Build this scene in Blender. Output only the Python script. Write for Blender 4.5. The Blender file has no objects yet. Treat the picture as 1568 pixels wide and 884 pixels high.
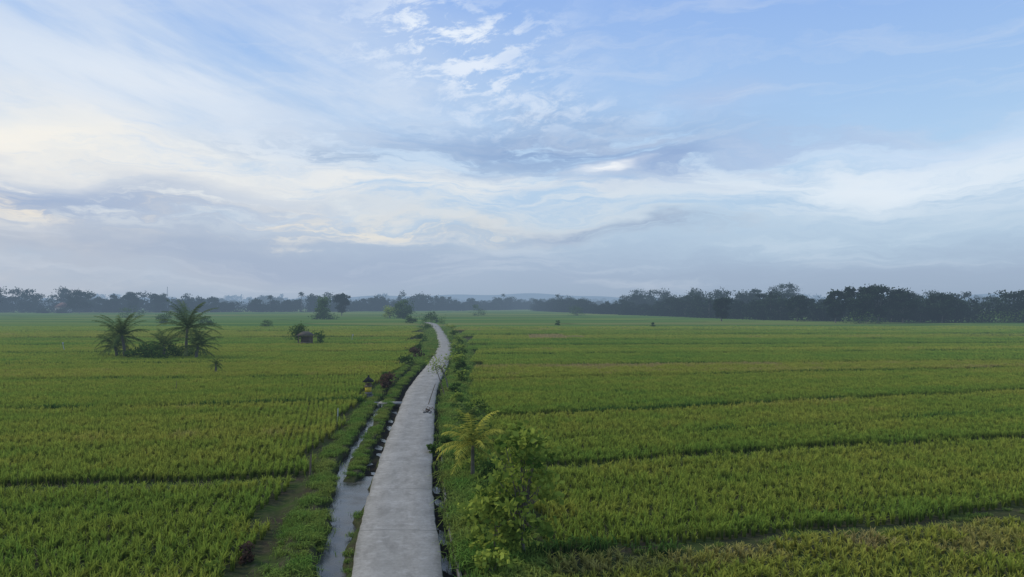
import bpy, math, numpy as np
from mathutils import Vector
rng=np.random.default_rng(7)
scene=bpy.context.scene
CAMH=9.0
def lin(r,g,b):
    f=lambda c:(c/255/12.92) if c/255<=0.04045 else ((c/255+0.055)/1.055)**2.4
    return (f(r),f(g),f(b),1.0)

# ---------------- mesh helpers ----------------
def mk(name,parts,mats,parent=None,loc=(0,0,0),link=True,smooth=False):
    V=[];F=[];T=[];M=[];o=0
    for p in parts:
        v,f,t,m=p
        v=np.asarray(v,float);f=np.asarray(f,int)
        V.append(v);F.append(f+o);o+=len(v)
        T.append(np.broadcast_to(np.asarray(t,float),(len(v),)))
        M.append(np.full(len(f),m))
    V=np.concatenate(V);F=np.concatenate(F);T=np.concatenate(T);M=np.concatenate(M)
    me=bpy.data.meshes.new(name)
    me.vertices.add(len(V));me.vertices.foreach_set('co',V.astype(np.float32).ravel())
    me.loops.add(F.size);me.loops.foreach_set('vertex_index',F.astype(np.int32).ravel())
    me.polygons.add(len(F));me.polygons.foreach_set('loop_start',(np.arange(len(F))*4).astype(np.int32))
    me.polygons.foreach_set('material_index',M.astype(np.int32))
    if smooth: me.polygons.foreach_set('use_smooth',np.ones(len(F),bool))
    me.update(calc_edges=True)
    a=me.attributes.new('tint','FLOAT','POINT');a.data.foreach_set('value',T.astype(np.float32))
    for m in mats: me.materials.append(m)
    ob=bpy.data.objects.new(name,me);ob.location=loc
    if link: scene.collection.objects.link(ob)
    if parent: ob.parent=parent
    return ob
def empty(name,loc):
    e=bpy.data.objects.new(name,None);e.location=loc;scene.collection.objects.link(e);return e
def tube(pts,rad,n=6,t=0.5,m=1):
    pts=np.asarray(pts,float);V=[];F=[]
    for i,p in enumerate(pts):
        d=pts[min(i+1,len(pts)-1)]-pts[max(i-1,0)];d/=np.linalg.norm(d)+1e-9
        a=np.cross(d,[0.3,0.9,0.1]);a/=np.linalg.norm(a)+1e-9;b=np.cross(d,a)
        for k in range(n):
            th=2*math.pi*k/n;V.append(p+rad[i]*(math.cos(th)*a+math.sin(th)*b))
    for i in range(len(pts)-1):
        for k in range(n):
            F.append([i*n+k,i*n+(k+1)%n,(i+1)*n+(k+1)%n,(i+1)*n+k])
    return (np.array(V),np.array(F),t,m)
def box(cx,cy,cz,sx,sy,sz,m=0,taper=1.0,t=0.5):
    V=[];
    for z,s in ((cz-sz/2,1),(cz+sz/2,taper)):
        for x,y in ((-1,-1),(1,-1),(1,1),(-1,1)):V.append((cx+x*sx/2*s,cy+y*sy/2*s,z))
    F=[[0,3,2,1],[4,5,6,7],[0,1,5,4],[1,2,6,5],[2,3,7,6],[3,0,4,7]]
    return (np.array(V),np.array(F),t,m)
def unit(n,r):
    v=r.normal(size=(n,3));return v/np.linalg.norm(v,axis=1,keepdims=True)
def leaves(P,size,r,t,m=0,asp=.32):
    n=len(P);a=unit(n,r);c=unit(n,r)
    b=np.cross(a,c);b/=np.linalg.norm(b,axis=1,keepdims=True)+1e-9
    s=(size*r.uniform(.6,1.3,n))[:,None]
    V=np.stack([P-a*s/2,P+b*s*asp,P+a*s/2,P-b*s*asp],1).reshape(-1,3)
    F=np.arange(4*n).reshape(n,4)
    return (V,F,np.repeat(t,4),m)
def tree_parts(base,H,W,r,nclump=22,nleaf=60,size=.3,trunk=.12,lo=.3,limbs=8,shape='round',fill=.27):
    base=np.asarray(base,float);parts=[]
    C=[]
    for i in range(nclump):
        z=r.uniform(lo,1.0)
        if shape=='round': w=math.sqrt(max(0.08,1-((z-(lo+.45*(1-lo)))/(.62*(1-lo)))**2))
        elif shape=='flat': w=.35+.65*min(1,max(0,(z-lo)/(1-lo))*1.5)
        elif shape=='cone': w=max(.12,1.05-(z-lo)/(1-lo))
        else: w=.55+.3*r.random()
        an=r.uniform(0,2*math.pi);ra=W/2*w*math.sqrt(r.uniform(.05,1))*.85
        C.append((base[0]+ra*math.cos(an),base[1]+ra*math.sin(an),base[2]+z*H*.93))
    C=np.array(C)
    for i,c in enumerate(C):
        n=int(nleaf*r.uniform(.5,1.4));rr=W*fill*r.uniform(.6,1.2)
        P=c+r.normal(size=(n,3))*np.array([rr,rr,rr*.6])*.55
        P[:,2]=np.maximum(P[:,2],base[2]+.05)
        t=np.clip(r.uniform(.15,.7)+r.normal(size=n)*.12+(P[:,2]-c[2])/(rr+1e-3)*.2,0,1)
        parts.append(leaves(P,size,r,t))
    top=base+np.array([r.normal()*W*.04,r.normal()*W*.04,H*(lo+.35*(1-lo))])
    mid=(base+top)/2+np.array([r.normal()*W*.03,r.normal()*W*.03,0])
    parts.append(tube([base-[0,0,.2],mid,top],[trunk,trunk*.75,trunk*.5]))
    for i in r.permutation(len(C))[:limbs]:
        s=mid+(top-mid)*r.random();e=C[i];k=(s+e)/2+[0,0,-.04*H]
        parts.append(tube([s,k,e],[trunk*.45,trunk*.28,trunk*.1],n=5))
    return parts
def palm_parts(base,th,R,r,nf=22,nl=22,lw=.09,ll=.75,trunk=.16,lean=(0,0),droop=8.0,span=110):
    base=np.asarray(base,float);parts=[]
    top=base+np.array([lean[0],lean[1],th])
    m=(base+top)/2+np.array([-lean[0]*.2,-lean[1]*.2,0])
    parts.append(tube([base-[0,0,.2],m,top],[trunk*1.3,trunk,trunk*.9],n=8))
    for f in range(nf):
        an=f*2.399+r.normal()*.2
        el=math.radians(86-span*(f/nf)+r.normal()*7)
        L=R*r.uniform(.85,1.12);N=9;pts=[top.copy()];e=el
        for i in range(N):
            step=L/N;d=np.array([math.cos(an)*math.cos(e),math.sin(an)*math.cos(e),math.sin(e)])
            pts.append(pts[-1]+d*step);e-=math.radians(droop*.7+droop*.9*i/N)*(1.0 if el>-.1 else .5)
            e=max(e,-1.45)
        pts=np.array(pts)
        parts.append(tube(pts,np.linspace(.045,.01,len(pts))*R/4.5,n=4,t=.8,m=0))
        ts=np.linspace(.12,1,nl);V=[];T=[]
        fb=r.normal()*.14
        for t in ts:
            x=t*N;i=min(int(x),N-1);p=pts[i]+(pts[i+1]-pts[i])*(x-i);d=pts[i+1]-pts[i];d/=np.linalg.norm(d)
            side=np.array([-math.sin(an),math.cos(an),0])
            l=ll*(math.sin(math.pi*min(1,.15+t*.8))**.6)*r.uniform(.8,1.1)
            for s in (-1,1):
                q=side*s*.75+d*.55+np.array([0,0,-.45])+r.normal(size=3)*.14;q/=np.linalg.norm(q)
                w=d*lw/2
                V+= [p-w,p+w,p+q*l+w*.25,p+q*l-w*.25];tt=np.clip(fb+.35+.35*t+r.normal()*.15,0,1);T+=[tt]*4
        V=np.array(V);F=np.arange(len(V)).reshape(-1,4)
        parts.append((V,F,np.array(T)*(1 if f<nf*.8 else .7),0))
    return parts
def blades(B,L,lean,w,r,m=0):
    n=len(B);phi=r.uniform(0,2*math.pi,n);out=np.stack([np.cos(phi),np.sin(phi),0*phi],1)
    ps=phi+math.pi/2+r.normal(size=n)*.5;side=np.stack([np.cos(ps),np.sin(ps),0*phi],1)
    L=L[:,None];lean=lean[:,None];w=np.asarray(w)[:,None]*.5;z=np.array([0,0,1.])
    p1=B+out*L*lean*.35+z*L*.66;p2=B+out*L*lean*1.25+z*L*(1-.55*lean)
    V=np.stack([B-side*w*.7,B+side*w*.7,p1-side*w,p1+side*w,p2-side*w*.35,p2+side*w*.35],1).reshape(-1,3)
    i=np.arange(n)[:,None]*6
    F=np.concatenate([i+[0,1,3,2],i+[2,3,5,4]],0)
    q=r.normal(size=n)*.14
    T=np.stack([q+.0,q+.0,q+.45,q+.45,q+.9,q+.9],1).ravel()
    return (V,F,np.clip(T,0,1),m)

# ---------------- material helpers ----------------
class NT:
    def __init__(s,tree): s.t=tree;s.n=tree.nodes;s.l=tree.links
    def add(s,typ,**k):
        n=s.n.new(typ)
        for a,b in k.items(): setattr(n,a,b)
        return n
    def put(s,sock,v):
        if isinstance(v,bpy.types.NodeSocket): s.l.new(v,sock)
        elif v is not None: sock.default_value=v
    def math(s,op,a,b=None,c=None,clamp=False):
        n=s.add('ShaderNodeMath',operation=op);n.use_clamp=clamp
        s.put(n.inputs[0],a)
        if b is not None:s.put(n.inputs[1],b)
        if c is not None:s.put(n.inputs[2],c)
        return n.outputs[0]
    def vmath(s,op,a,b=None):
        n=s.add('ShaderNodeVectorMath',operation=op);s.put(n.inputs[0],a)
        if b is not None:s.put(n.inputs[1],b)
        return n.outputs['Value'] if op in('LENGTH','DISTANCE','DOT_PRODUCT') else n.outputs[0]
    def comb(s,x,y,z):
        n=s.add('ShaderNodeCombineXYZ')
        for i,v in enumerate((x,y,z)): s.put(n.inputs[i],v)
        return n.outputs[0]
    def sep(s,v):
        n=s.add('ShaderNodeSeparateXYZ');s.put(n.inputs[0],v);return n.outputs
    def mix(s,f,a,b,blend='MIX'):
        n=s.add('ShaderNodeMix',data_type='RGBA',blend_type=blend)
        s.put(n.inputs[0],f);s.put(n.inputs[6],a);s.put(n.inputs[7],b);return n.outputs[2]
    def noise(s,v,scale,detail=4,rough=.55,dim='3D',dist=0):
        n=s.add('ShaderNodeTexNoise',noise_dimensions=dim)
        s.put(n.inputs['Vector'],v);n.inputs['Scale'].default_value=scale
        n.inputs['Detail'].default_value=detail;n.inputs['Roughness'].default_value=rough
        n.inputs['Distortion'].default_value=dist
        return n.outputs[0]
    def mr(s,v,a,b,c=0,d=1,smooth=False):
        n=s.add('ShaderNodeMapRange');n.interpolation_type='SMOOTHSTEP' if smooth else 'LINEAR'
        s.put(n.inputs[0],v)
        for i,x in enumerate((a,b,c,d)): n.inputs[i+1].default_value=x
        return n.outputs[0]
    def ramp(s,f,stops,interp='LINEAR'):
        n=s.add('ShaderNodeValToRGB');n.color_ramp.interpolation=interp
        e=n.color_ramp.elements
        while len(e)<len(stops): e.new(.5)
        for i,(p,c) in enumerate(stops): e[i].position=p;e[i].color=c
        s.put(n.inputs[0],f);return n.outputs[0]
HAZE_PAINT=lin(134,157,182)
def mat(name,build,haze_paint=True):
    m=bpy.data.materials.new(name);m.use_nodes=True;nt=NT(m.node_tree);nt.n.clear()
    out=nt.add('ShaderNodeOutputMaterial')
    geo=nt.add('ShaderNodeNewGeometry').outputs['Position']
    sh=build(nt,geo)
    if haze_paint:
        # aerial perspective painted in: bluish emission mixed into each surface, stronger with distance
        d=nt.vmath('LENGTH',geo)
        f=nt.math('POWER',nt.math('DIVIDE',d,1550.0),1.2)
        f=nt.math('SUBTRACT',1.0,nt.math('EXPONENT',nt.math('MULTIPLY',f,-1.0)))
        em=nt.add('ShaderNodeEmission');em.inputs[0].default_value=HAZE_PAINT
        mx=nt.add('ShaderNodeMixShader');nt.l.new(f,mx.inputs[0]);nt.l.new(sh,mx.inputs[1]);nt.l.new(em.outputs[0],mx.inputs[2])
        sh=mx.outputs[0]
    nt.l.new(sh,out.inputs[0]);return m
def bsdf(nt,col,rough=.8,normal=None,spec=.3):
    b=nt.add('ShaderNodeBsdfPrincipled');nt.put(b.inputs['Base Color'],col);nt.put(b.inputs['Roughness'],rough)
    b.inputs['Specular IOR Level'].default_value=spec
    if normal is not None: nt.l.new(normal,b.inputs['Normal'])
    return b.outputs[0]
def bump(nt,h,st=.5,dist=.05):
    b=nt.add('ShaderNodeBump');b.inputs['Strength'].default_value=st;b.inputs['Distance'].default_value=dist
    nt.l.new(h,b.inputs['Height']);return b.outputs[0]
def foliage(name,dark,light,trans=.3,extra=None,haze_paint=True):
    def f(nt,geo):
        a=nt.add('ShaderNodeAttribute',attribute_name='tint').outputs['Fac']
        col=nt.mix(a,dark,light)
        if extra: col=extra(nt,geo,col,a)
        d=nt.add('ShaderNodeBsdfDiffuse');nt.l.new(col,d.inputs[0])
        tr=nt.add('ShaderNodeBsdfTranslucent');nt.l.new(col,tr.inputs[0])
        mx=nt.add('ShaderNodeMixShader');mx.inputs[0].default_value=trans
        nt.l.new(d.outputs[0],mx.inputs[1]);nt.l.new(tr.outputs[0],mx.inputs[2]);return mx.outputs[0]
    return mat(name,f,haze_paint)
def rice_extra(nt,geo,col,a):
    ft=nt.add('ShaderNodeAttribute',attribute_type='INSTANCER',attribute_name='ftint').outputs['Fac']
    n=nt.noise(geo,.06,3);n2=nt.noise(geo,.5,3)
    f=nt.math('ADD',ft,nt.math('MULTIPLY_ADD',n,.7,-.35))
    f=nt.math('ADD',f,nt.math('MULTIPLY_ADD',n2,.4,-.2))
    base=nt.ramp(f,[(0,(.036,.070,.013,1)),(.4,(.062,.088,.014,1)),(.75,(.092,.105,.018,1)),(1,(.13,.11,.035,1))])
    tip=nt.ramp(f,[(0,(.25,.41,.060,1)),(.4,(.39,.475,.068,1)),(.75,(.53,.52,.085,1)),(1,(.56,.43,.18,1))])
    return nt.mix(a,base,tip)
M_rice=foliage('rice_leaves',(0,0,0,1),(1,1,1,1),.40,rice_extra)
def grass_extra(nt,geo,col,a):
    n=nt.noise(geo,.35,4)
    f=nt.mr(n,.3,.7)
    return nt.mix(a,nt.mix(f,(.04,.08,.018,1),(.085,.105,.025,1)),nt.mix(f,(.19,.37,.06,1),(.38,.42,.09,1)))
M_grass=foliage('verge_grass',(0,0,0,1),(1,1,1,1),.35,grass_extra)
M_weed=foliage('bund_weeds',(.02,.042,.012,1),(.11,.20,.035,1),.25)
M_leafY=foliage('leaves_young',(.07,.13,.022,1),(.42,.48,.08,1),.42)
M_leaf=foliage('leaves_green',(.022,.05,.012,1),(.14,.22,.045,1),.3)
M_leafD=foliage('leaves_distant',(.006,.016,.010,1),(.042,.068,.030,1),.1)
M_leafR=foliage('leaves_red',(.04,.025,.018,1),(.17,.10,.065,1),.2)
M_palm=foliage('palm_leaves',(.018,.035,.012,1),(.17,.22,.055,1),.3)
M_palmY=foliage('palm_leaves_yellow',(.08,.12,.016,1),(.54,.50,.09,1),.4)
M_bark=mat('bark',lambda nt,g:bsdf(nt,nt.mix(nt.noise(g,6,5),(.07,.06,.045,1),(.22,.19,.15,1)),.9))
def concrete(nt,geo):
    n=nt.noise(geo,.5,6,.6);n2=nt.noise(geo,6,6,.7);n3=nt.noise(geo,2.2,6,.7);uv=nt.add('ShaderNodeUVMap',uv_map='uv').outputs[0]
    s=nt.sep(uv)
    st=nt.noise(nt.comb(nt.math('MULTIPLY',s[0],1.2),nt.math('MULTIPLY',s[1],.45),0.),1.4,6,.7)
    c=nt.mix(nt.mr(n,.3,.7),(.255,.24,.21,1),(.345,.325,.29,1))
    c=nt.mix(nt.math('MULTIPLY',nt.mr(st,.48,.66),.55),c,(.165,.155,.135,1))
    c=nt.mix(nt.math('MULTIPLY',nt.mr(n2,.42,.75),.5),c,(.17,.16,.14,1))
    c=nt.mix(nt.math('MULTIPLY',nt.mr(n3,.52,.72),.5),c,(.43,.41,.375,1))
    j=nt.math('ABSOLUTE',nt.math('SUBTRACT',nt.math('FRACT',nt.math('DIVIDE',nt.math('ADD',s[1],nt.math('MULTIPLY',n,.25)),6.0)),.5))
    c=nt.mix(nt.math('MULTIPLY',nt.math('LESS_THAN',j,.005),.5),c,(.10,.098,.092,1))
    e=nt.mr(nt.math('ADD',nt.math('ABSOLUTE',s[0]),nt.math('MULTIPLY',n2,.5)),1.55,1.85)
    c=nt.mix(nt.math('MULTIPLY',e,.6),c,(.12,.115,.09,1))
    return bsdf(nt,c,1.0,bump(nt,n2,.3,.02),spec=.0)
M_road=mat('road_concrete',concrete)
def conc2(nt,geo):
    n=nt.noise(geo,2.5,6,.65)
    return bsdf(nt,nt.mix(nt.mr(n,.3,.7),(.06,.058,.05,1),(.19,.185,.175,1)),.9,bump(nt,n,.4,.03),spec=.1)
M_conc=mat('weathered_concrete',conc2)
def ground(nt,geo):
    s=nt.sep(geo)
    n=nt.noise(geo,.5,6,.6);n2=nt.noise(geo,4,5,.6)
    near=nt.mix(nt.mr(n,.35,.65),(.050,.042,.027,1),(.045,.07,.018,1))
    near=nt.mix(nt.mr(n2,.5,.75),near,(.085,.072,.045,1))
    # wet mud at the bottom of the drains
    near=nt.mix(nt.mr(s[2],-.32,-.12,1,0),near,(.028,.025,.02,1))
    w=nt.noise(geo,.012,3)
    v=nt.comb(nt.math('MULTIPLY_ADD',s[0],.010,nt.math('MULTIPLY',w,.5)),nt.math('MULTIPLY_ADD',s[1],.034,nt.math('MULTIPLY',w,.7)),0.)
    vo=nt.add('ShaderNodeTexVoronoi',voronoi_dimensions='2D',feature='F1');nt.l.new(v,vo.inputs['Vector']);vo.inputs['Scale'].default_value=1
    ve=nt.add('ShaderNodeTexVoronoi',voronoi_dimensions='2D',feature='DISTANCE_TO_EDGE');nt.l.new(v,ve.inputs['Vector']);ve.inputs['Scale'].default_value=1
    cr=nt.sep(vo.outputs['Color'])[0]
    f=nt.math('ADD',cr,nt.math('MULTIPLY_ADD',n,.5,-.25))
    far=nt.ramp(f,[(0,(.078,.15,.034,1)),(.5,(.11,.18,.038,1)),(.85,(.16,.21,.045,1)),(1,(.18,.19,.06,1))])
    far=nt.mix(nt.math('MULTIPLY',nt.mr(ve.outputs['Distance'],.0,.05,1,0),.5),far,(.035,.06,.016,1))
    far=nt.mix(nt.mr(n2,.35,.7,.3,0),far,(.03,.06,.012,1))
    d=nt.vmath('LENGTH',geo)
    col=nt.mix(nt.mr(d,225,250),near,far)
    return bsdf(nt,col,.95,bump(nt,n2,.6,.15),spec=.0)
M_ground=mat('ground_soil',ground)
def waterm(nt,geo):
    n=nt.noise(geo,3,3);n2=nt.noise(geo,.9,4)
    col=nt.mix(nt.mr(n2,.4,.65),(.045,.045,.04,1),(.085,.08,.065,1))
    return bsdf(nt,col,nt.mr(n2,.4,.7,.12,.4),bump(nt,n,.06,.02),spec=.28)
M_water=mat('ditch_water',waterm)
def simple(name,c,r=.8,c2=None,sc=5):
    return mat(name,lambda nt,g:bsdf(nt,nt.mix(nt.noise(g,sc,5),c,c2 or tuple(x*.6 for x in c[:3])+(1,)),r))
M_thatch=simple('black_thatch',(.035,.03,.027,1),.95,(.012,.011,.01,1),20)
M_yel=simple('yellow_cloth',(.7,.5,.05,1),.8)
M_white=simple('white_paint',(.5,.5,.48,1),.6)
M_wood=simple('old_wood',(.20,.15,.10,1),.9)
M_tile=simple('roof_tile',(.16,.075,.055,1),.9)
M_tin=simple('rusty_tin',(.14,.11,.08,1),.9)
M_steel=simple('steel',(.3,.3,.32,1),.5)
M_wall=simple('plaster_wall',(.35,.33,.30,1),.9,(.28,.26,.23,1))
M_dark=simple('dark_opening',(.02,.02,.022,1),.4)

# ---------------- road line ----------------
RY=np.array([-80,0,22.8,28.5,34.7,40.6,51.6,61.5,70.7,83,95.4,112,127,147,173,212,251,300,420])
RC=np.array([9.5,-.4,-3.77,-4.68,-5.5,-6.17,-7.3,-8.33,-9.2,-9.94,-10.5,-11.5,-12.5,-14.2,-17.2,-22,-27.1,-34,-62])
_y=np.arange(-80,420,.5);_c=np.interp(_y,RY,RC);k=np.ones(7)/7
_c2=np.convolve(np.pad(_c,3,mode='edge'),k,'valid')
def cen(y): return np.interp(y,_y,_c2)
# ---------------- ground ----------------
P_near=([-30,-4.9,-4.3,-3.9,-3.0,-2.75,-1.95,-1.75,-1.4,1.4,1.5,2.0,2.12,3.9,4.3,30],
        [-.08,-.08,.0,.16,.12,-.42,-.42,.02,.05,.0,-.38,-.38,.06,.06,-.08,-.08])
P_pool=([-30,-5.1,-4.6,-4.2,-3.5,-3.2,-1.7,-1.55,-1.4,1.4,1.5,2.0,2.12,3.9,4.3,30],
        [-.08,-.08,.0,.14,.10,-.42,-.42,-.1,.0,.0,-.38,-.38,.06,.06,-.08,-.08])
P_mid=([-30,-5.2,-4.7,-4.4,-3.85,-3.7,-3.2,-3.05,-2.4,-2.25,-1.6,-1.5,1.5,1.6,2.15,2.35,3.9,4.4,30],
       [-.08,-.08,.05,.10,.10,-.42,-.42,.08,.08,-.35,-.35,.0,.0,-.36,-.36,.05,.05,-.08,-.08])
P_far=([-30,-5.0,-4.4,-1.7,1.7,3.5,4.4,30],[-.08,-.08,.1,.05,.05,.08,-.08,-.08])
def hgt(off,y):
    a=np.interp(off,*P_near);b=np.interp(off,*P_pool);c=np.interp(off,*P_mid);d=np.interp(off,*P_far)
    s=lambda e0,e1:np.clip((y-e0)/(e1-e0),0,1)
    z=a+(b-a)*s(29.3,30.6);z=z+(c-z)*s(35.2,36.6);z=z+(d-z)*s(95,110)
    wob=.05*np.sin(off*3.1+y*1.7)*np.sin(y*.9-off)+.04*np.sin(y*2.3+off*5)*np.sin(y*.71)
    z=z+np.where(np.abs(off)>1.55,wob,0)*np.clip((8-np.abs(off))/3,0,1)
    z=z+.62*np.clip((np.hypot(y,off)-225)/12,0,1)*np.clip((np.abs(off)-5)/2,0,1)
    return z
offs=np.concatenate([[-9000,-5000,-2500,-1200,-600,-300,-150,-80,-50,-30,-20,-14,-10,-8],np.arange(-6.5,6.51,.1),[8,10,14,20,30,50,80,150,300,600,1200,2500,5000,9000]])
ys=np.concatenate([[-300,-100,-40,0,10],np.arange(16,110,.4),np.arange(110,260,2),np.geomspace(262,12000,60)])
O,Y=np.meshgrid(offs,ys);X=cen(np.clip(Y,-80,419))+O
Z=hgt(O+.09*np.sin(Y*1.3)+.06*np.sin(Y*3.7),Y)
V=np.stack([X,Y,Z],2).reshape(-1,3);nx=len(offs);ny=len(ys)
i=(np.arange(ny-1)[:,None]*nx+np.arange(nx-1)).ravel()
F=np.stack([i,i+1,i+nx+1,i+nx],1)
mk('ground',[(V,F,.5,0)],[M_ground],smooth=True)
# water in the ditches
V=[];F=[]
for j,(a,b,y0,y1,zz) in enumerate(((-3.95,-1.3,14,37,-.24),(-3.95,-2.9,37,66,-.27),(-2.5,-1.3,37,60,-.37),(1.2,2.25,14,36,-.39))):
    yy=np.arange(y0,y1+.1,1.);s=len(V)
    for q in yy: c=cen(q);V+=[(c+a,q,zz),(c+b,q,zz)]
    for q in range(len(yy)-1): o=s+2*q;F.append([o,o+1,o+3,o+2])
mk('ditch_water',[(np.array(V),np.array(F),.5,0)],[M_water])
# road
yy=np.concatenate([np.arange(-20,120,.5),np.arange(120,330,2.)]);V=[];F=[];UV=[]
for q in yy:
    c=cen(q);w=1.5+.02*math.sin(q*.3)+.02*math.sin(q*1.3)+rng.normal()*.015
    prof=[(-w,-.45),(-w,.16),(-w+.03,.19),(-.5,.215),(.5,.215),(w-.03,.19),(w,.16),(w,-.45)]
    for (x,z) in prof: V.append((c+x,q,z));UV.append((x,q))
for a in range(len(yy)-1):
    for b in range(7): o=a*8+b;F.append([o,o+1,o+9,o+8])
F=np.array(F)
road=mk('concrete_road',[(np.array(V),F,.5,0)],[M_road])
uv=road.data.uv_layers.new(name='uv');UV=np.array(UV,np.float32)
uv.data.foreach_set('uv',UV[F.ravel()].ravel())
V=[];F=[];yy=np.arange(15,46,.5)
for q in yy:
    c=cen(q);V+=[(c+2.03,q,-.5),(c+2.03,q,.02),(c+2.13,q,.03),(c+2.13,q,-.5)]
for a in range(len(yy)-1):
    for b in range(3): o=a*4+b;F.append([o,o+1,o+5,o+4])
mk('drain_wall',[(np.array(V),np.array(F),.5,0)],[M_conc])

# ---------------- rice ----------------
def rice_patch(P,sp,nb,L,w,seed,name,jit=.1,lm=.22):
    r=np.random.default_rng(seed);n=int(round(P/sp));g=(np.arange(n)+.5)*P/n-P/2
    gx,gy=np.meshgrid(g,g);c=np.stack([gx.ravel(),gy.ravel(),0*gx.ravel()],1)
    c[:,:2]+=r.normal(size=(len(c),2))*sp*jit
    hs=r.uniform(.68,1.14,len(c))
    B=np.repeat(c,nb,0);B[:,:2]+=r.normal(size=(len(B),2))*sp*.08
    Ls=L*np.repeat(hs,nb)*r.uniform(.6,1.08,len(B));lean=np.abs(r.normal(lm,.14,len(B)))
    B[:,2]-=.08
    return mk(name,[blades(B,Ls,lean,np.full(len(B),w),r)],[M_rice],link=False)
NC=lambda n:bpy.data.collections.new(n)
col_n=NC('rice_plants_near');col_f=NC('rice_plants_mid');col_ff=NC('rice_plants_far');col_g=NC('grass_tufts');col_w=NC('weed_tufts')
for i in range(6): col_n.objects.link(rice_patch(1.5,.36,25,.74,.03,10+i,'rice_hill_%s'%'abcdef'[i]))
for i in range(4): col_f.objects.link(rice_patch(2.4,.36,11,.80,.055,30+i,'rice_stand_%s'%'abcd'[i]))
for i in range(4): col_ff.objects.link(rice_patch(4.8,.42,9,.84,.085,40+i,'rice_block_%s'%'abcd'[i]))
for i in range(4):
    r=np.random.default_rng(50+i);n=110;B=np.zeros((n,3));B[:,:2]=r.normal(size=(n,2))*.2
    col_g.objects.link(mk('grass_tuft_%s'%'abcd'[i],[blades(B,r.uniform(.12,.42,n),np.abs(r.normal(.5,.3,n)),r.uniform(.016,.036,n),r)],[M_grass],link=False))
for i in range(3):
    r=np.random.default_rng(55+i);n=50;B=np.zeros((n,3));B[:,:2]=r.normal(size=(n,2))*[.5,.15]
    col_w.objects.link(mk('weed_tuft_%s'%'abc'[i],[blades(B,r.uniform(.35,.8,n),np.abs(r.normal(.4,.25,n)),r.uniform(.04,.07,n),r)],[M_weed],link=False))
def scatter(name,pts,rots,scl,idx,ft,coll):
    me=bpy.data.meshes.new(name);pts=np.asarray(pts,np.float32);n=len(pts)
    me.vertices.add(n);me.vertices.foreach_set('co',pts.ravel())
    def at(nm,ty,v,key='value'):
        a=me.attributes.new(nm,ty,'POINT');a.data.foreach_set(key,np.asarray(v).ravel())
    r3=np.zeros((n,3),np.float32);r3[:,2]=rots
    at('rot3','FLOAT_VECTOR',r3,'vector');at('scl','FLOAT_VECTOR',np.asarray(scl,np.float32),'vector')
    at('idx','INT',np.asarray(idx,np.int32));at('ftint','FLOAT',np.asarray(ft,np.float32))
    ob=bpy.data.objects.new(name,me);scene.collection.objects.link(ob)
    g=bpy.data.node_groups.new(name+'_nodes','GeometryNodeTree')
    g.interface.new_socket('Geometry',in_out='INPUT',socket_type='NodeSocketGeometry')
    g.interface.new_socket('Geometry',in_out='OUTPUT',socket_type='NodeSocketGeometry')
    gi=g.nodes.new('NodeGroupInput');go=g.nodes.new('NodeGroupOutput')
    ip=g.nodes.new('GeometryNodeInstanceOnPoints');ci=g.nodes.new('GeometryNodeCollectionInfo')
    ci.inputs['Collection'].default_value=coll;ci.inputs['Separate Children'].default_value=True;ci.inputs['Reset Children'].default_value=True
    def na(nm,ty):
        x=g.nodes.new('GeometryNodeInputNamedAttribute');x.data_type=ty;x.inputs['Name'].default_value=nm;return x.outputs['Attribute']
    g.links.new(gi.outputs[0],ip.inputs['Points']);g.links.new(ci.outputs[0],ip.inputs['Instance'])
    ip.inputs['Pick Instance'].default_value=True
    g.links.new(na('idx','INT'),ip.inputs['Instance Index'])
    g.links.new(na('rot3','FLOAT_VECTOR'),ip.inputs['Rotation']);g.links.new(na('scl','FLOAT_VECTOR'),ip.inputs['Scale'])
    g.links.new(ip.outputs[0],go.inputs[0])
    md=ob.modifiers.new('scatter','NODES');md.node_group=g
    return ob
# bunds: (a, b, half gap, z of the paddy behind, weediness)  y = a + b x
R=[(6,.26,.3,0,0),(24.05,.26,.6,0.0,0),(37.5,.25,.5,.08,0),(44,.29,.45,0,.1),(54.5,.31,.55,.08,.3),(66,.30,.35,.02,.1),(81,.2,.5,.08,.45),(98,.11,.9,.04,.35),(119,.1,.6,.10,.2),(132,.08,.5,.05,.3),(144,.07,1.0,.12,.6),(165,.05,.5,.06,.25),(192,.04,1.0,.15,.4),(222,.03,1.0,.1,.4),(262,.02,1,0,0)]
Lb=[(10,.15,.3,0,0),(37.1,.146,.7,.06,0),(65.7,.21,.55,.06,.4),(86,.12,.5,.1,.15),(106,.1,.6,.04,.35),(128,.08,.8,.12,.4),(150,.07,.6,.06,.25),(180,.05,1.0,.15,.5),(215,.03,1.0,.1,.4),(262,.02,1,0,0)]
RT=[.66,.44,.34,.52,.38,.46,.66,.28,.52,.33,.18,.56,.33,.6]
LT=[.42,.52,.44,.60,.38,.52,.28,.62,.42]
near=[];far=[];ffar=[]
def wig(x,k): return .35*math.sin(x*.21+k*2.1)+.2*math.sin(x*.6+k)
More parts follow.
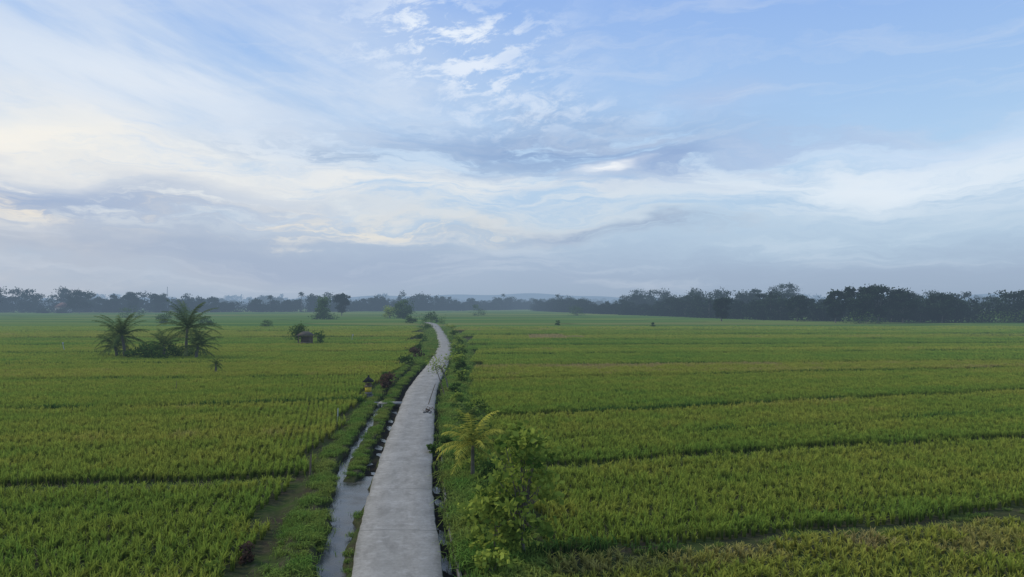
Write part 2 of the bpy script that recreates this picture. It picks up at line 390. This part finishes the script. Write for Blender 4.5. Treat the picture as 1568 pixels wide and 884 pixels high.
for side,BL,TT in ((1,R,RT),(-1,Lb,LT)):
    for k in range(len(BL)-1):
        a0,b0,g0,zf,_=BL[k];a1,b1,g1=BL[k+1][:3]
        lev=0 if a0<97 else (1 if a0<140 else 2)
        P=(1.5,2.4,4.8)[lev]
        ang=math.atan((b0+b1)/2)
        xmax=.80*a1/(1-.8*abs(b1) if side>0 else 1)+12
        xs=np.arange(0,xmax+30,P*math.cos(ang)*.98)*side-(0 if side<0 else 45)
        for x in xs:
            y0=a0+b0*x+g0+wig(x,k);y1=a1+b1*x-g1+wig(x,k+1)
            if y1-y0<P*.6: continue
            n=max(1,int(round((y1-y0)/P)));st=(y1-y0)/n
            for j in range(n):
                yc=y0+(j+.5)*st
                if yc<8 or yc>258 or abs(x)>.80*yc+7: continue
                off=x-float(cen(yc))
                lim=4.35+P/2+(.25*math.sin(yc*.7)) if side>0 else 4.8+P/2+.2*math.sin(yc*.5)
                if off*side<lim: continue
                q=yc-(b0+b1)/2*x
                ft=TT[k]+rng.normal()*.05+.09*math.sin(q*.9+k)+.07*math.sin(q*.37+2*k+x*.02)
                if side>0 and k==6 and yc>y1-2.6 and x<38: ft=.92
                if side>0 and k==0: ft+=rng.normal()*.06
                if side>0 and ((x-9.5)/7)**2+((yc-181)/9)**2<1: ft=1.05
                if rng.random()<.02: ft+=.15
                z=-.08+zf+rng.normal()*.02
                (near,far,ffar)[lev].append((x+rng.normal()*.05,yc,z,ang+(math.pi if rng.random()<.5 else 0)+rng.normal()*.03,st/P,ft))
for A,coll,nv in ((near,col_n,6),(far,col_f,4),(ffar,col_ff,4)):
    A=np.array(A);n=len(A);hz=rng.uniform(.90,1.06,n)
    if coll is col_n:
        m=(A[:,0]>0)&(A[:,1]<24.05+.26*A[:,0]);hz[m]*=rng.uniform(.6,.95,m.sum())
    scatter('rice_field',A[:,:3],A[:,3],np.stack([np.full(n,1.01),A[:,4]*1.01,hz],1),rng.integers(0,nv,n),A[:,5],coll)
    print('rice',n)
# verge grass
G=[];WD=[]
def vg(off0,off1,y0,y1,dens,smin,smax):
    n=int((off1-off0)*(y1-y0)*dens);y=rng.uniform(y0,y1,n);o=rng.uniform(off0,off1,n)
    z=hgt(o,y);k=(z>-.15)
    pa=np.sin(o*1.9+y*.8)+np.sin(y*1.9-o*2.7)+rng.normal(size=n)*.5
    k&=pa>-1.1
    for yy_,oo,zz in zip(y[k],o[k],z[k]): G.append((cen(yy_)+oo,yy_,zz-.03,rng.uniform(0,6.28),rng.uniform(smin,smax)))
vg(-4.6,-2.8,14,36,8,.35,.95);vg(-2.05,-1.65,20,30,9,.3,.7)
vg(-4.9,-3.9,36,100,8,.4,1.0);vg(-3.05,-2.3,36,62,11,.35,.75);vg(-3.1,-2.0,62,100,10,.4,.9)
vg(2.35,4.9,14,48,12,.7,1.6);vg(2.2,4.9,48,60,11,.7,1.6);vg(2.0,4.8,60,120,7,.7,1.6)
vg(-5,-1.6,100,250,3,.8,1.5);vg(1.6,5,120,250,3,.9,1.8)
for side,BL in ((1,R),(-1,Lb)):
    for k,(a,b,g,_z,wd) in enumerate(BL[1:-1],1):
        for x in np.arange(0,.8*a+12+(.3*a if side>0 else 0),.45 if a<70 else .8):
            x=x*side
            if side>0: x-=8
            y=a+b*x+wig(x,k)
            if (x-cen(y))*side<4.6 or abs(x)>.8*y+6: continue
            if a<60 and rng.random()<.7:
                G.append((x,y+rng.normal()*g*.4,-.08,rng.uniform(0,6.28),rng.uniform(.35,.7)))
            if math.sin(x*.09+k*1.7)+.6*math.sin(x*.31+k)+rng.normal()*.3>1.2-2.2*wd:
                sc=rng.uniform(.7,1.1)*(.85+.003*a)
                WD.append((x,y+rng.normal()*.15,-.05,math.atan(b)+rng.normal()*.2,sc))
for nm,G_,cl,nv in (('verge_grass',G,col_g,4),('bund_weeds',WD,col_w,3)):
    G_=np.array(G_);n=len(G_);print(nm,n)
    scatter(nm,G_[:,:3],G_[:,3],np.repeat(G_[:,4:5],3,1),rng.integers(0,nv,n),np.zeros(n),cl)

# ---------------- individual plants ----------------
def T(name,x,y,H,W,leaf,seed,**k):
    r=np.random.default_rng(seed)
    return mk(name,tree_parts((0,0,0),H,W,r,**k),[leaf,M_bark],loc=(x,y,-.05))
r=np.random.default_rng(3)
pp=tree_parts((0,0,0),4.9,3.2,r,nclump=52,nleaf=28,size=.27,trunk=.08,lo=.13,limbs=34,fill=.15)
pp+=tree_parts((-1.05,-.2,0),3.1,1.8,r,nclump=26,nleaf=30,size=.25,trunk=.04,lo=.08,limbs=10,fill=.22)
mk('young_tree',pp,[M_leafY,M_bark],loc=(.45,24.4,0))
for j,(x,y,H,W,m) in enumerate([(-1.5,27.2,1.2,1.7,M_leafY),(-.6,22.4,1.0,1.4,M_leafY),(-1.9,36.8,1.5,1.8,M_leafY),(-2.6,38.5,1.3,1.6,M_leaf),(-.3,29.5,1.6,1.8,M_leafY),(-1.1,32.5,1.7,1.8,M_leaf),(-2.4,42,1.8,1.7,M_leaf),(-2.6,47,2.6,2.3,M_leaf),(-3.3,50,1.8,1.8,M_leafY),(-4.0,42.6,.9,.9,M_leaf),(-4.7,41,.7,.8,M_leaf),(-4.9,62,1.0,1.4,M_leafY),(-4.5,58,1.2,1.4,M_leaf),(-5.6,68,1.3,1.5,M_leaf)]):
    T('roadside_shrub',x,y,H,W,m,5+j,nclump=12,nleaf=50,size=.2,trunk=.03,lo=.05,limbs=4,fill=.22)
r=np.random.default_rng(4)
mk('coconut_palm',palm_parts((0,0,0),1.8,2.1,r,nf=22,nl=20,lw=.08,ll=.48,trunk=.1),[M_palmY,M_bark],loc=(-2.0,35.2,0))
mk('coconut_palm',palm_parts((0,0,0),1.3,1.6,r,nf=12,nl=14,lw=.10,ll=.38,trunk=.1),[M_palm,M_bark],loc=(-2.9,45.5,0))
r=np.random.default_rng(14)
pp=[tube([(0,0,-.2),(-.2,0,1.1),(-.75,0,2.3)],[.09,.07,.05])]
for _ in range(14):
    e=np.array([-.8+r.normal()*.8,r.normal()*.6,2.9+r.normal()*.5]);pp.append(tube([(-.5,0,1.8),(-.7,e[1]*.5,2.3),e],[.035,.025,.012],n=5))
    P=e+r.normal(size=(26,3))*.28;pp.append(leaves(P,.2,r,np.clip(r.uniform(.2,.8)+r.normal(size=26)*.1,0,1)))
mk('leaning_tree',pp,[M_leafY,M_bark],loc=(-6.5,71,0))
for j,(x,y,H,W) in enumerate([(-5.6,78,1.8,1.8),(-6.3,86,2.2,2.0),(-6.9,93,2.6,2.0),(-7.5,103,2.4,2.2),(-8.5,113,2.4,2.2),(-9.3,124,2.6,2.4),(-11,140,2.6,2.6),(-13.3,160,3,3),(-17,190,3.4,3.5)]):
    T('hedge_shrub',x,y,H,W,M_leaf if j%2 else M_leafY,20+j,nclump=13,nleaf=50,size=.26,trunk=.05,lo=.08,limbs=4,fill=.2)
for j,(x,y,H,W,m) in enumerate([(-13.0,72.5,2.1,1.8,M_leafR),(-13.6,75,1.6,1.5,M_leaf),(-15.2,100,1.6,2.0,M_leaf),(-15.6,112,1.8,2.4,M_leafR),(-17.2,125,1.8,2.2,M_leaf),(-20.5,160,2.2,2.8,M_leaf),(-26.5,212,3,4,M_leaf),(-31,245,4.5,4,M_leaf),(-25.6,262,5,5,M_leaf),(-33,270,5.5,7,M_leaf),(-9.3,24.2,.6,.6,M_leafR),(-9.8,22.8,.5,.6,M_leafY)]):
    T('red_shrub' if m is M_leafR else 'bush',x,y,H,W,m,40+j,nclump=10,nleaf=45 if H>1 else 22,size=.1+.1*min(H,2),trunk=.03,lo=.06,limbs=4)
# coconut palm group on the left: two clear crowns with young palms at their feet
for j,(x,y,th,RR,ln,nf) in enumerate([(-62.6,112,3.8,4.9,(-.5,0),30),(-52.8,112,5.0,5.6,(.3,0),32),(-65.0,114,2.0,3.4,(-.4,0),20),(-50.2,110,2.2,3.8,(.3,0),22),(-57.8,115,2.0,3.2,(0,0),18)]):
    r=np.random.default_rng(60+j)
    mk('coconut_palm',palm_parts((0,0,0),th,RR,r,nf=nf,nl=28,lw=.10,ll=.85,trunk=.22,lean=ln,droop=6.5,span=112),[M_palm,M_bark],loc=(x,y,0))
T('undergrowth',-57,112.5,2.2,13,M_leaf,70,nclump=40,nleaf=80,size=.35,trunk=.05,lo=.02,limbs=3,fill=.09)
r=np.random.default_rng(75)
mk('palm_sapling',palm_parts((0,0,0),1.4,1.1,r,nf=14,nl=12,lw=.08,ll=.35,trunk=.14,span=140),[M_palm,M_bark],loc=(-37.2,87,0))
T('field_tree',-45.8,148.5,4.6,3.6,M_leaf,80,nclump=16,nleaf=70,size=.35,trunk=.12,lo=.3)
T('field_tree',-41.8,149,3.4,3.0,M_leaf,81,nclump=10,nleaf=60,size=.35,trunk=.1,lo=.3)
T('field_tree',-101,372,12,11,M_leaf,82,nclump=30,nleaf=90,size=.9,trunk=.3,lo=.03,shape='cone')
T('field_tree',-64,405,11.5,11,M_leaf,83,nclump=30,nleaf=90,size=.9,trunk=.3,lo=.1)
T('field_tree',-71,400,7,8,M_leafY,84,nclump=16,nleaf=60,size=.8,trunk=.3,lo=.1)
for j,(x,y,H,W) in enumerate([(18,270,2.6,2.0),(-23,480,8,12),(-120,270,3.5,7),(-150,300,4,9),(-90,255,3,5),(-38,330,6,7),(213,305,7,16),(225,300,6,14),(150,292,4,20),(-160,340,6,10),(-190,400,7,12),(-44,300,4,5),(-230,420,7,14),(52,255,2.2,1.6),(45,480,7,14)]):
    T('bush',x,y,H,W,M_leaf,90+j,nclump=16,nleaf=50,size=.6 if H>3 else .35,trunk=.12,lo=.05,limbs=4,fill=.2)
# ---------------- distant tree lines ----------------
def line(name,pts,heights,seed,step,size,nl,Wf=.95,palms=.08,depth=12,under=1.0):
    r=np.random.default_rng(seed);parts=[];pts=np.array(pts,float);heights=np.array(heights,float)
    seg=np.r_[0,np.cumsum(np.linalg.norm(np.diff(pts,axis=0),axis=1))];s=0
    while s<seg[-1]:
        x=np.interp(s,seg,pts[:,0])+r.normal()*2;y=np.interp(s,seg,pts[:,1])+abs(r.normal())*depth;h=np.interp(s,seg,heights)
        H=h*(.85+.28*math.sin(s/h*.55+seed)*math.sin(s/h*.23))*r.choice([r.uniform(.6,.8),r.uniform(.8,1.0),r.uniform(1.05,1.2)],p=[.3,.5,.2])
        if r.random()<palms:
            parts+=palm_parts((x,y,.4),H*.95,3.8,r,nf=14,nl=7,lw=size*.7,ll=1.2,trunk=.25)
        else:
            sh=r.choice(['round','flat','round','tall'])
            W=H*Wf*r.uniform(.7,1.3)
            parts+=tree_parts((x,y,.4),H,W,r,nclump=22,nleaf=nl,size=size,trunk=.25,lo=r.uniform(.05,.25),limbs=3,shape=sh,fill=.17)
        for _ in range(3):
            xx=x+r.normal()*step;n=int(nl*2*under)
            P=np.array([xx,y-2,h*.24])+r.normal(size=(n,3))*[step*.7,2,h*.14];P[:,2]=np.abs(P[:,2]-.4)+.4
            parts.append(leaves(P,size,r,np.clip(r.uniform(.1,.45)+r.normal(size=len(P))*.1,0,1),asp=.4))
        s+=step*r.uniform(.6,1.4)
    return mk(name,parts,[M_leafD,M_bark])
line('distant_tree_line',[(265,305),(215,308),(173,312),(134,350),(109,440),(72,575),(30,800)],[13,14.5,17,14,12,12.5,15],1,3.2,.95,46,palms=.03)
line('distant_tree_line',[(300,420),(190,430),(160,500),(110,640)],[20,20,20,18],2,5.5,1.3,48,depth=25,palms=.04)
line('distant_tree_line',[(-620,690),(-480,640),(-330,650),(-190,700),(-90,820),(-20,900),(30,1000)],[23,21,18,18,18,15,15],3,5,1.6,42,depth=30,palms=.05)
line('distant_tree_line',[(-1400,1500),(-500,1300),(0,1300),(300,1250),(600,1200),(1300,1200)],[24,20,17,18,22,26],4,9,3,34,depth=80,palms=.05,Wf=1.2)
line('distant_tree_line',[(-2600,3000),(-800,2700),(0,2600),(900,2500),(2400,2400)],[42,38,28,36,44],5,19,6.5,30,depth=150,palms=0,Wf=1.4)
for j,(x,y,H,W,sh) in enumerate([(-395,520,23,17,'round'),(-375,600,21,24,'round'),(-340,620,20,14,'flat'),(-325,640,18.5,16,'flat'),(150,298,16.5,16,'flat'),(158,300,17,15,'flat'),(143,306,15,12,'flat'),(172,305,15.5,14,'round'),(212,540,25,26,'round'),(110,600,18,18,'round'),(190,540,21,11,'tall'),(-118,480,16,13,'flat'),(100,330,12,9,'flat'),(190,306,14,14,'round'),(136,330,13,12,'round')]):
    T('tall_tree',x,y,H,W,M_leafD,130+j,nclump=50,nleaf=90,size=1.0,trunk=.35,lo=.25,shape=sh,fill=.13,limbs=14)
V=[];F=[];n=200
hx=np.linspace(-6500,6500,n);hh=30+58*np.exp(-((hx+350)/900)**2)+36*np.exp(-((hx-3400)/1200)**2)+14*np.sin(hx/900+1)**2+11*np.sin(hx/260)+6*np.sin(hx/93)
for x,h in zip(hx,np.maximum(hh,12)):
    V+=[(x,4600,-1),(x,4900,h*.5),(x,5200,h*.9)]
for i in range(n-1):
    o=i*3;F+=[[o,o+3,o+4,o+1],[o+1,o+4,o+5,o+2]]
mk('hills',[(np.array(V),np.array(F),.4,0)],[M_leafD],smooth=True)
# ---------------- built things ----------------
def roof(cx,cy,z,sx,sy,h,m,ridge=.0):
    V=np.array([(cx-sx/2,cy-sy/2,z),(cx+sx/2,cy-sy/2,z),(cx+sx/2,cy+sy/2,z),(cx-sx/2,cy+sy/2,z),(cx-ridge/2-.02,cy-.02,z+h),(cx+ridge/2+.02,cy-.02,z+h),(cx+ridge/2+.02,cy+.02,z+h),(cx-ridge/2-.02,cy+.02,z+h)])
    return (V,np.array([[0,3,2,1],[4,5,6,7],[0,1,5,4],[1,2,6,5],[2,3,7,6],[3,0,4,7]]),.5,m)
e=empty('balinese_shrine',(-13.7,66,.0))
mk('plinth',[box(0,0,.15,.8,.8,.34),box(0,0,.45,.6,.6,.26,taper=.85)],[M_conc],e)
mk('cloth_wrap',[box(0,0,.82,.5,.5,.46,taper=1.05)],[M_yel],e)
mk('offering_box',[box(0,0,1.13,.62,.62,.12),box(0,.18,1.32,.5,.12,.24)]+[box(a*.24,b*.24,1.38,.05,.05,.36) for a in(-1,1) for b in(-1,1)],[M_wood],e)
mk('thatch_roof',[roof(0,0,1.56,1.0,1.0,.5,0),box(0,0,2.1,.1,.1,.14)],[M_thatch],e)
mk('concrete_slab_bridge',[box(-10.75,62,.1,2.3,.9,.14),box(-11.9,62,-.1,.2,.9,.3),box(-12.6,62.3,.09,1.3,.5,.08)],[M_road])
mk('culvert_box',[box(-4.0,41.5,-.05,.12,1.6,.5),box(-3.4,41.5,-.05,.12,1.6,.5),box(-3.7,42.35,-.05,.75,.1,.5),box(-3.7,40.6,.0,.75,.1,.42)],[M_conc])
e=empty('farm_hut',(-43.8,147,0))
mk('posts',[box(a*1.2,b*.9,1.1,.12,.12,2.3) for a in(-1,1) for b in(-1,1)]+[box(0,0,.7,2.5,1.9,.08)],[M_wood],e)
mk('roof',[roof(0,0,2.2,3.4,2.8,.9,0,ridge=1.2)],[M_tin],e)
mk('back_wall',[box(0,.85,1.4,2.4,.06,1.3)],[M_wood],e)
def house(x,y,w,d,h,rh,rot=0):
    e=empty('tiled_roof_house',(x,y,.5));e.rotation_euler[2]=rot
    mk('walls',[box(0,0,h/2,w,d,h)],[M_wall],e)
    mk('roof',[roof(0,0,h,w+1.6,d+1.6,rh,0,ridge=w*.45)],[M_tile],e)
    mk('windows',[box(a*w*.3,-d/2-.02,h*.55,w*.14,.08,h*.35) for a in(-1,1)],[M_dark],e)
    mk('door',[box(0,-d/2-.02,h*.36,w*.12,.09,h*.7)],[M_wood],e)
house(-405,625,10,8,5,4);house(-412,635,8,7,6,3.5)
T('bush',-398,612,5,14,M_leafD,300,nclump=20,nleaf=60,size=.9,trunk=.12,lo=.05,limbs=4)
T('bush',-414,612,4,12,M_leafD,301,nclump=20,nleaf=60,size=.9,trunk=.12,lo=.05,limbs=4)
e=empty('radio_mast',(-448,900,0));parts=[]
Hm=31
for a in range(3):
    t=a*2.094;parts.append(tube([(1.6*math.cos(t),1.6*math.sin(t),0),(.25*math.cos(t),.25*math.sin(t),Hm)],[.16,.1],n=4,m=0))
for i in range(12):
    z=i*Hm/12;z2=z+Hm/12;r0=1.6-1.35*z/Hm;r1=1.6-1.35*z2/Hm
    for a in range(3):
        t=a*2.094;u=t+2.094
        parts.append(tube([(r0*math.cos(t),r0*math.sin(t),z),(r1*math.cos(u),r1*math.sin(u),z2)],[.07,.07],n=4,m=0))
mk('lattice',parts,[M_steel],e)
def post(name,x,y,h,lean,m,rad=.04,flag=None):
    p=[tube([(0,0,-.1),(lean*.5,0,h*.5),(lean,0,h)],[rad,rad*.9,rad*.7],n=6,m=0)]
    if flag:
        V=[(lean,0,h),(lean+.25,.05,h-.05),(lean+.2,-.05,h-.4),(lean*.8,0,h-.3)];p.append((np.array(V),np.array([[0,1,2,3]]),.5,1))
    mk(name,p,[m,flag or m],loc=(x,y,0))
post('wooden_post',-10.5,36,1.15,.05,M_wood,.06);post('white_post',-13.1,52,1.15,.03,M_white,.05)
post('scarecrow_pole',-82,127,1.9,-.5,M_white,.06,M_white);post('scarecrow_pole',-34,70,1.2,.1,M_wood,.03)
post('scarecrow_pole',-37,160,1.9,.1,M_white,.05,M_white)
post('bamboo_pole',-6.3,66,3.0,-1.0,M_wood,.05);post('bamboo_pole',-7.4,60.5,2.0,.7,M_wood,.04)
r=np.random.default_rng(200);pp=[]
for _ in range(12): 
    s=r.uniform(.06,.15);pp.append(box(r.normal()*.2,r.normal()*.25,s*.4,s*1.3,s,s*.8,taper=.7))
P=r.normal(size=(50,3))*[.2,.25,.1]+[0,0,.2];pp.append(leaves(P,.14,r,r.random(50),m=1))
mk('rubble_pile',pp,[M_conc,M_leafR],loc=(-6.75,56.0,.21))
# ---------------- world ----------------
w=bpy.data.worlds.new('World');scene.world=w;w.use_nodes=True;nt=NT(w.node_tree);nt.n.clear()
SE=math.radians(38);SA=math.radians(-75)
sky=nt.add('ShaderNodeTexSky',sky_type='NISHITA');sky.sun_disc=False;sky.sun_elevation=SE;sky.sun_rotation=SA
sky.air_density=1.0;sky.dust_density=2.0;sky.ozone_density=2.0
tc=nt.add('ShaderNodeTexCoord').outputs['Generated'];s=nt.sep(tc)
az0=nt.math('ARCTAN2',s[0],s[1]);el0=nt.math('MAXIMUM',s[2],0.0)
base=nt.comb(nt.math('MULTIPLY',az0,3.0),nt.math('MULTIPLY',el0,9.0),0.)
n1=nt.noise(base,1.3,5,.55);n2=nt.noise(nt.vmath('ADD',base,(7.3,2.1,0)),1.3,5,.55)
az=nt.math('ADD',az0,nt.math('MULTIPLY_ADD',n1,.30,-.15));el=nt.math('ADD',el0,nt.math('MULTIPLY_ADD',n2,.12,-.06))
streak=nt.noise(nt.comb(nt.math('MULTIPLY',az,3.0),nt.math('MULTIPLY',el,26.0),1.),1.5,7,.60)
puff=nt.noise(nt.comb(nt.math('MULTIPLY',az,7.0),nt.math('MULTIPLY',el,32.0),5.),1.3,8,.62)
diag=nt.noise(nt.comb(nt.math('MULTIPLY_ADD',el0,9.0,nt.math('MULTIPLY',az0,9.0)),nt.math('MULTIPLY_ADD',az0,-7.0,nt.math('MULTIPLY',el0,24.0)),3.),1.8,9,.66,dist=.35)
soft=nt.noise(nt.comb(nt.math('MULTIPLY_ADD',el0,2.0,nt.math('MULTIPLY',az0,3.0)),nt.math('MULTIPLY_ADD',az0,3.0,nt.math('MULTIPLY',el0,11.0)),9.),1.5,7,.56)
C=lin
col=nt.ramp(el0,[(0,C(149,167,188)),(.04,C(155,173,196)),(.10,C(172,195,217)),(.2,C(168,200,231)),(.42,C(136,172,229)),(1,C(165,190,225))])
def gauss(u,v,su,sv,A=az,E=el):
    a=math.atan((u-784)/1060);e=(465-v)/1060*math.cos(a);sa=su/1060;se=sv/1060
    dx=nt.math('DIVIDE',nt.math('SUBTRACT',A,a),sa);dyy=nt.math('DIVIDE',nt.math('SUBTRACT',E,e),se)
    q=nt.math('ADD',nt.math('MULTIPLY',dx,dx),nt.math('MULTIPLY',dyy,dyy))
    return nt.math('EXPONENT',nt.math('MULTIPLY',q,-1.0))
BL=[ # azimuth/elevation survey of the clouds: position, spread, colour, strength, noise, lo, hi
 (60,150,540,200,(208,219,233),.9,soft,.15,.6),
 (0,235,300,60,(246,239,225),.95,streak,.22,.52),
 (0,375,360,50,(214,205,196),.55,n2,.1,.5),
 (280,130,280,60,(224,231,239),.55,soft,.38,.62),
 (520,290,560,32,(232,232,229),.95,streak,.34,.56),
 (700,330,500,30,(207,215,221),.7,streak,.38,.58),
 (1400,275,330,40,(222,232,241),.95,streak,.28,.56),
 (1450,230,200,20,(204,220,240),.6,soft,.3,.6),
 (1250,360,420,40,(182,204,222),.7,streak,.3,.62),
 (820,228,250,38,(138,165,203),1.0,puff,.36,.53),
 (1010,255,130,28,(144,169,207),1.0,puff,.34,.52),
 (560,245,190,16,(164,185,211),.9,puff,.42,.54),
 (90,310,270,34,(154,172,201),1.0,puff,.36,.53),
 (1230,235,160,20,(156,181,217),.7,streak,.42,.58),
 (120,325,420,15,(240,229,210),.9,streak,.46,.58),
 (350,388,560,38,(151,168,194),.8,n1,.2,.5),
 (500,350,280,15,(226,222,213),.9,puff,.45,.57),
 (660,75,130,62,(230,238,247),.95,diag,.45,.6),
 (750,130,90,50,(226,234,245),.8,diag,.45,.6),
 (830,185,130,20,(212,224,240),.7,diag,.42,.62),
 (920,262,42,9,(240,242,244),.95,puff,.3,.5),
 (1100,160,100,26,(178,192,220),.5,n1,.35,.6),
 (920,355,170,10,(146,166,194),.9,streak,.42,.56),
]
for (u,v,su,sv,c,st,nz,lo,hi) in BL:
    f=nt.math('MULTIPLY',nt.math('MULTIPLY',gauss(u,v,su,sv),st),nt.mr(nz,lo,hi,0,1,True),clamp=True)
    col=nt.mix(f,col,C(*c))
col=nt.mix(nt.mr(streak,.50,.72,.0,.25),col,C(218,224,232))
col10=nt.vmath('SCALE',col);col10.node.inputs['Scale'].default_value=11.0
fin=nt.mix(.05,col10,sky.outputs[0])
bg=nt.add('ShaderNodeBackground');bg.inputs[1].default_value=.1;nt.l.new(fin,bg.inputs[0])
wo=nt.add('ShaderNodeOutputWorld');nt.l.new(bg.outputs[0],wo.inputs[0])
# sun
sl=bpy.data.lights.new('sun','SUN');sl.energy=2.2;sl.angle=math.radians(14);sl.color=(1,.91,.75)
so=bpy.data.objects.new('sun',sl);scene.collection.objects.link(so)
D=Vector((math.sin(SA)*math.cos(SE),math.cos(SA)*math.cos(SE),math.sin(SE)))
so.rotation_euler=D.to_track_quat('Z','Y').to_euler()
# camera
cd=bpy.data.cameras.new('camera');cd.sensor_width=36;cd.lens=24.34;cd.clip_end=20000;cd.shift_y=.0147
co=bpy.data.objects.new('camera',cd);co.location=(0,0,CAMH);co.rotation_euler=(math.radians(90),0,0)
scene.collection.objects.link(co);scene.camera=co
scene.view_settings.view_transform='Standard';scene.view_settings.look='None';scene.view_settings.exposure=0
